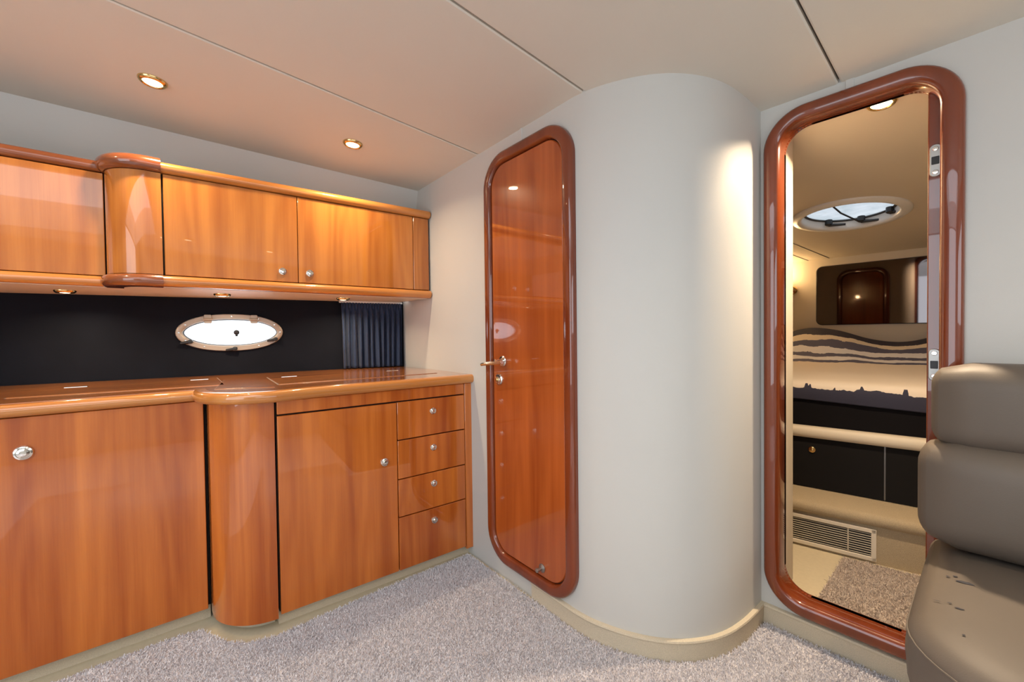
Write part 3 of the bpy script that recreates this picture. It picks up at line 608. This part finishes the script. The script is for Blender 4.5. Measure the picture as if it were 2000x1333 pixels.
# cover: profile in (depth behind the berth front, height)
CPR = [(.004, .742), (.000, .775), (.002, .812), (.020, .842), (.075, .858), (.25, .872), (.50, .890), (.72, .915), (.88, .955), (1.00, 1.015), (1.10, 1.072), (1.19, 1.105), (1.26, 1.100), (1.30, 1.05)]
pts = smooth_path(CPR, 4); ar = [0]
for i in range(1, len(pts)): ar.append(ar[-1] + math.dist(pts[i], pts[i - 1]))
rows, uvs = [], []
SS = np.linspace(-.55, 1.30, 90)
for s in SS:
    rw = []
    for (wd, z), a in zip(pts, ar):
        k = max(0, min(1, (wd - .75) / .4))
        bump_ = .055 * math.cos((s - .02) * 2 * math.pi / .95) * k ** 1.5 + .006 * mnoise.noise(Vector((s * 6, wd * 5, 1.3))) * min(1, wd * 8)
        drop = (-.010 + .045 * s) * max(0, 1 - a / .1)
        wf_ = min(1, (4.17 - (2.858 + .13 * s)) / 1.31) if wd > .3 else 1
        rw.append(PFm(s, -(wd * wf_ + .006 * mnoise.noise(Vector((s * 7, a * 4, 5)))), z + bump_ - drop)); uvs.append((s, a))
    rows.append(rw)
def cover_mat():
    mt, nt, b = newmat('printed_cover'); L = nt.links.new
    uv = N(nt, 'ShaderNodeUVMap'); sp = N(nt, 'ShaderNodeSeparateXYZ'); L(uv.outputs[0], sp.inputs[0])
    n1 = N(nt, 'ShaderNodeTexNoise', i_Scale=5.0, i_Detail=4.0, i_Roughness=.6); mp = N(nt, 'ShaderNodeMapping'); mp.inputs['Scale'].default_value = (1.2, 1.6, 1); L(uv.outputs[0], mp.inputs[0]); L(mp.outputs[0], n1.inputs['Vector'])
    ma = N(nt, 'ShaderNodeMath', operation='MULTIPLY_ADD'); ma.inputs[1].default_value = .10; L(n1.outputs['Fac'], ma.inputs[0])
    # rocks standing up from the dark border
    cx_ = N(nt, 'ShaderNodeCombineXYZ'); L(sp.outputs['X'], cx_.inputs[0]); nr = N(nt, 'ShaderNodeTexNoise', i_Scale=17.0, i_Detail=2.0); L(cx_.outputs[0], nr.inputs['Vector'])
    st = N(nt, 'ShaderNodeMapRange'); st.inputs[1].default_value = .57; st.inputs[2].default_value = .63; st.inputs[3].default_value = 0; st.inputs[4].default_value = -.030; L(nr.outputs['Fac'], st.inputs[0])
    lt = N(nt, 'ShaderNodeMath', operation='LESS_THAN'); lt.inputs[1].default_value = .22; L(sp.outputs['Y'], lt.inputs[0])
    ml = N(nt, 'ShaderNodeMath', operation='MULTIPLY_ADD'); L(st.outputs[0], ml.inputs[0]); L(lt.outputs[0], ml.inputs[1]); L(sp.outputs['Y'], ml.inputs[2]); L(ml.outputs[0], ma.inputs[2])
    sc = N(nt, 'ShaderNodeMath', operation='DIVIDE'); sc.inputs[1].default_value = ar[-1] + .1; L(ma.outputs[0], sc.inputs[0])
    rp = N(nt, 'ShaderNodeValToRGB'); cr = rp.color_ramp; cr.interpolation = 'CONSTANT'
    navy = (.030, .030, .055, 1); cream_ = (.74, .64, .52, 1); whi = (.78, .76, .78, 1); slate = (.095, .095, .155, 1)
    T = ar[-1] + .1; sh = .05
    stops = COVER_STOPS
    cr.elements[0].position = 0; cr.elements[0].color = navy; cr.elements[1].position = min(.99, (stops[0][0] + sh) / T); cr.elements[1].color = cream_
    for a, cname in stops[1:]:
        e = cr.elements.new((a + sh) / T); e.color = {'slate': slate, 'white': whi, 'cream': cream_, 'navy': navy}[cname]
    L(sc.outputs[0], rp.inputs[0]); L(rp.outputs[0], b.inputs['Base Color']); b.inputs['Roughness'].default_value = .85
    n2 = N(nt, 'ShaderNodeTexNoise', i_Scale=40.0, i_Detail=3.0); L(uv.outputs[0], n2.inputs['Vector'])
    bp = N(nt, 'ShaderNodeBump', i_Strength=.25, i_Distance=.004); L(n2.outputs['Fac'], bp.inputs['Height']); L(bp.outputs[0], b.inputs['Normal']); return mt
def cover_hit(v, u=1680):
    """arc length on the cover profile met by the sight line through a photo pixel"""
    a, b = (u - 1000) / FPX, (666.5 - v) / FPX; d = fw + r2 * a + u2 * b; best = None
    for i in range(1, len(pts)):
        for t in (0, .25, .5, .75):
            wd = pts[i - 1][0] + (pts[i][0] - pts[i - 1][0]) * t; z = pts[i - 1][1] + (pts[i][1] - pts[i - 1][1]) * t
            kk = (z - CAM_H) / d.z; p = Vector((d.x * kk, d.y * kk)) - PFm.o; wq = -p.dot(PFm.n); s = p.dot(PFm.e)
            e = abs(wq - wd)
            if best is None or e < best[0]: best = (e, ar[i - 1] + (ar[i] - ar[i - 1]) * t)
    return best[1]
COVER_STOPS = [(cover_hit(766), 'cream'), (cover_hit(710), 'slate'), (cover_hit(706), 'white'), (cover_hit(700), 'slate'), (cover_hit(694.5), 'white'), (cover_hit(684), 'slate'), (cover_hit(672), 'cream'), (cover_hit(664), 'navy')]
print('cover stops', COVER_STOPS, ar[-1])
cvr = thing('bed_cover', PFm(.3, -.6, .75), 'cream bed cover printed with dark slate wave bands', 'bedding')
co = obj('cover_cloth', grid(rows), 'white', cvr, smooth=80)
co.data.materials.clear(); co.data.materials.append(cover_mat())
ul_ = co.data.uv_layers.new(name='UVMap'); li = np.empty(len(co.data.loops), np.int32); co.data.loops.foreach_get('vertex_index', li)
ul_.data.foreach_set('uv', np.array(uvs)[li].ravel())
sm = co.modifiers.new('thickness', 'SOLIDIFY'); sm.thickness = .012; sm.offset = -1

# ---------------------------------------------------------------- sofa
sf = thing('sofa', (1.4, -.55, 0), 'taupe leather sofa with worn seat beside the doorway', 'sofa')
y1, y0 = .112, -1.45
def bulge(amt):
    def fn(p, h):
        q = Vector(p); fx = math.cos(min(1, abs(p.y) / h.y) * math.pi / 2) ** .35 * math.cos(min(1, abs(p.z) / h.z) * math.pi / 2) ** .6
        if p.x < 0: q.x -= amt * fx
        return q
    return fn
obj('sofa_base', rounded_box((1.09, y0, .009), (1.80, y1 - .03, .34), .03, 6), 'leather', sf)
# seat cushion with a generous rounded front corner in plan
plan = [(1.78, y1 - .002), (1.45, y1)] + [(1.27 - .19 * math.sin(a), y1 - .19 + .19 * math.cos(a)) for a in [math.radians(90 * k / 10) for k in range(11)]] + [(1.08, -.5), (1.08, y0), (1.78, y0)]
zs = [(.36, -.020), (.375, -.004), (.40, .004), (.46, .008), (.50, .004), (.518, -.010), (.530, -.030), (.537, -.075), (.541, -.14)]
def offs(poly, o):
    n = len(poly); out = []
    for i in range(n):
        a, b, c = Vector(poly[i - 1]), Vector(poly[i]), Vector(poly[(i + 1) % n]); t = ((b - a).normalized() + (c - b).normalized()).normalized(); out.append(tuple(b + Vector((-t.y, t.x)) * o))
    return out
orient = sum(plan[i - 1][0] * plan[i][1] - plan[i][0] * plan[i - 1][1] for i in range(len(plan))); sgn = -1 if orient > 0 else 1
rows = [[(*p, z) for p in offs(plan, sgn * o)] for z, o in zs]
V, Fc = grid(rows, False, True); n_ = len(plan); Fc.append(tuple(range(len(V) - n_, len(V)))); Fc.append(tuple(range(n_)))
seat = obj('seat_cushion', (V, Fc), 'leather', sf, smooth=60)
obj('piping', tube([(*p, .502) for p in offs(plan[1:14], 0)] if False else [(p[0], p[1], .500) for p in offs(plan, sgn * .0045)[1:14]], .0022, 6), 'leather', seat)
obj('back_cushion', rounded_box((1.61, y0, .545), (1.80, y1 + .022, .845), .075, 14, bulge(.03)), 'leather', sf, smooth=80)
obj('head_bolster', rounded_box((1.635, y0, .815), (1.80, y1 - .004, 1.052), .06, 14, bulge(.025)), 'leather', sf, smooth=80)
for (x, y, l, w_) in ((1.475, .035, .035, .008), (1.50, .052, .010, .004), (1.49, .064, .008, .003), (1.33, .040, .016, .004), (1.345, .055, .010, .002), (1.34, .075, .018, .0015), (1.22, .03, .006, .003)):
    pp = [(x + math.cos(a) * w_ * random.uniform(.6, 1.2), y + math.sin(a) * l / 2 * random.uniform(.6, 1.2)) for a in [2 * math.pi * k / 12 for k in range(12)]]
    obj('wear_patch', ([(px, py, .5405 - max(0, py - (y1 - .14)) ** 2 * .55) for px, py in pp], [tuple(range(12))]), 'wear', seat, smooth=0)
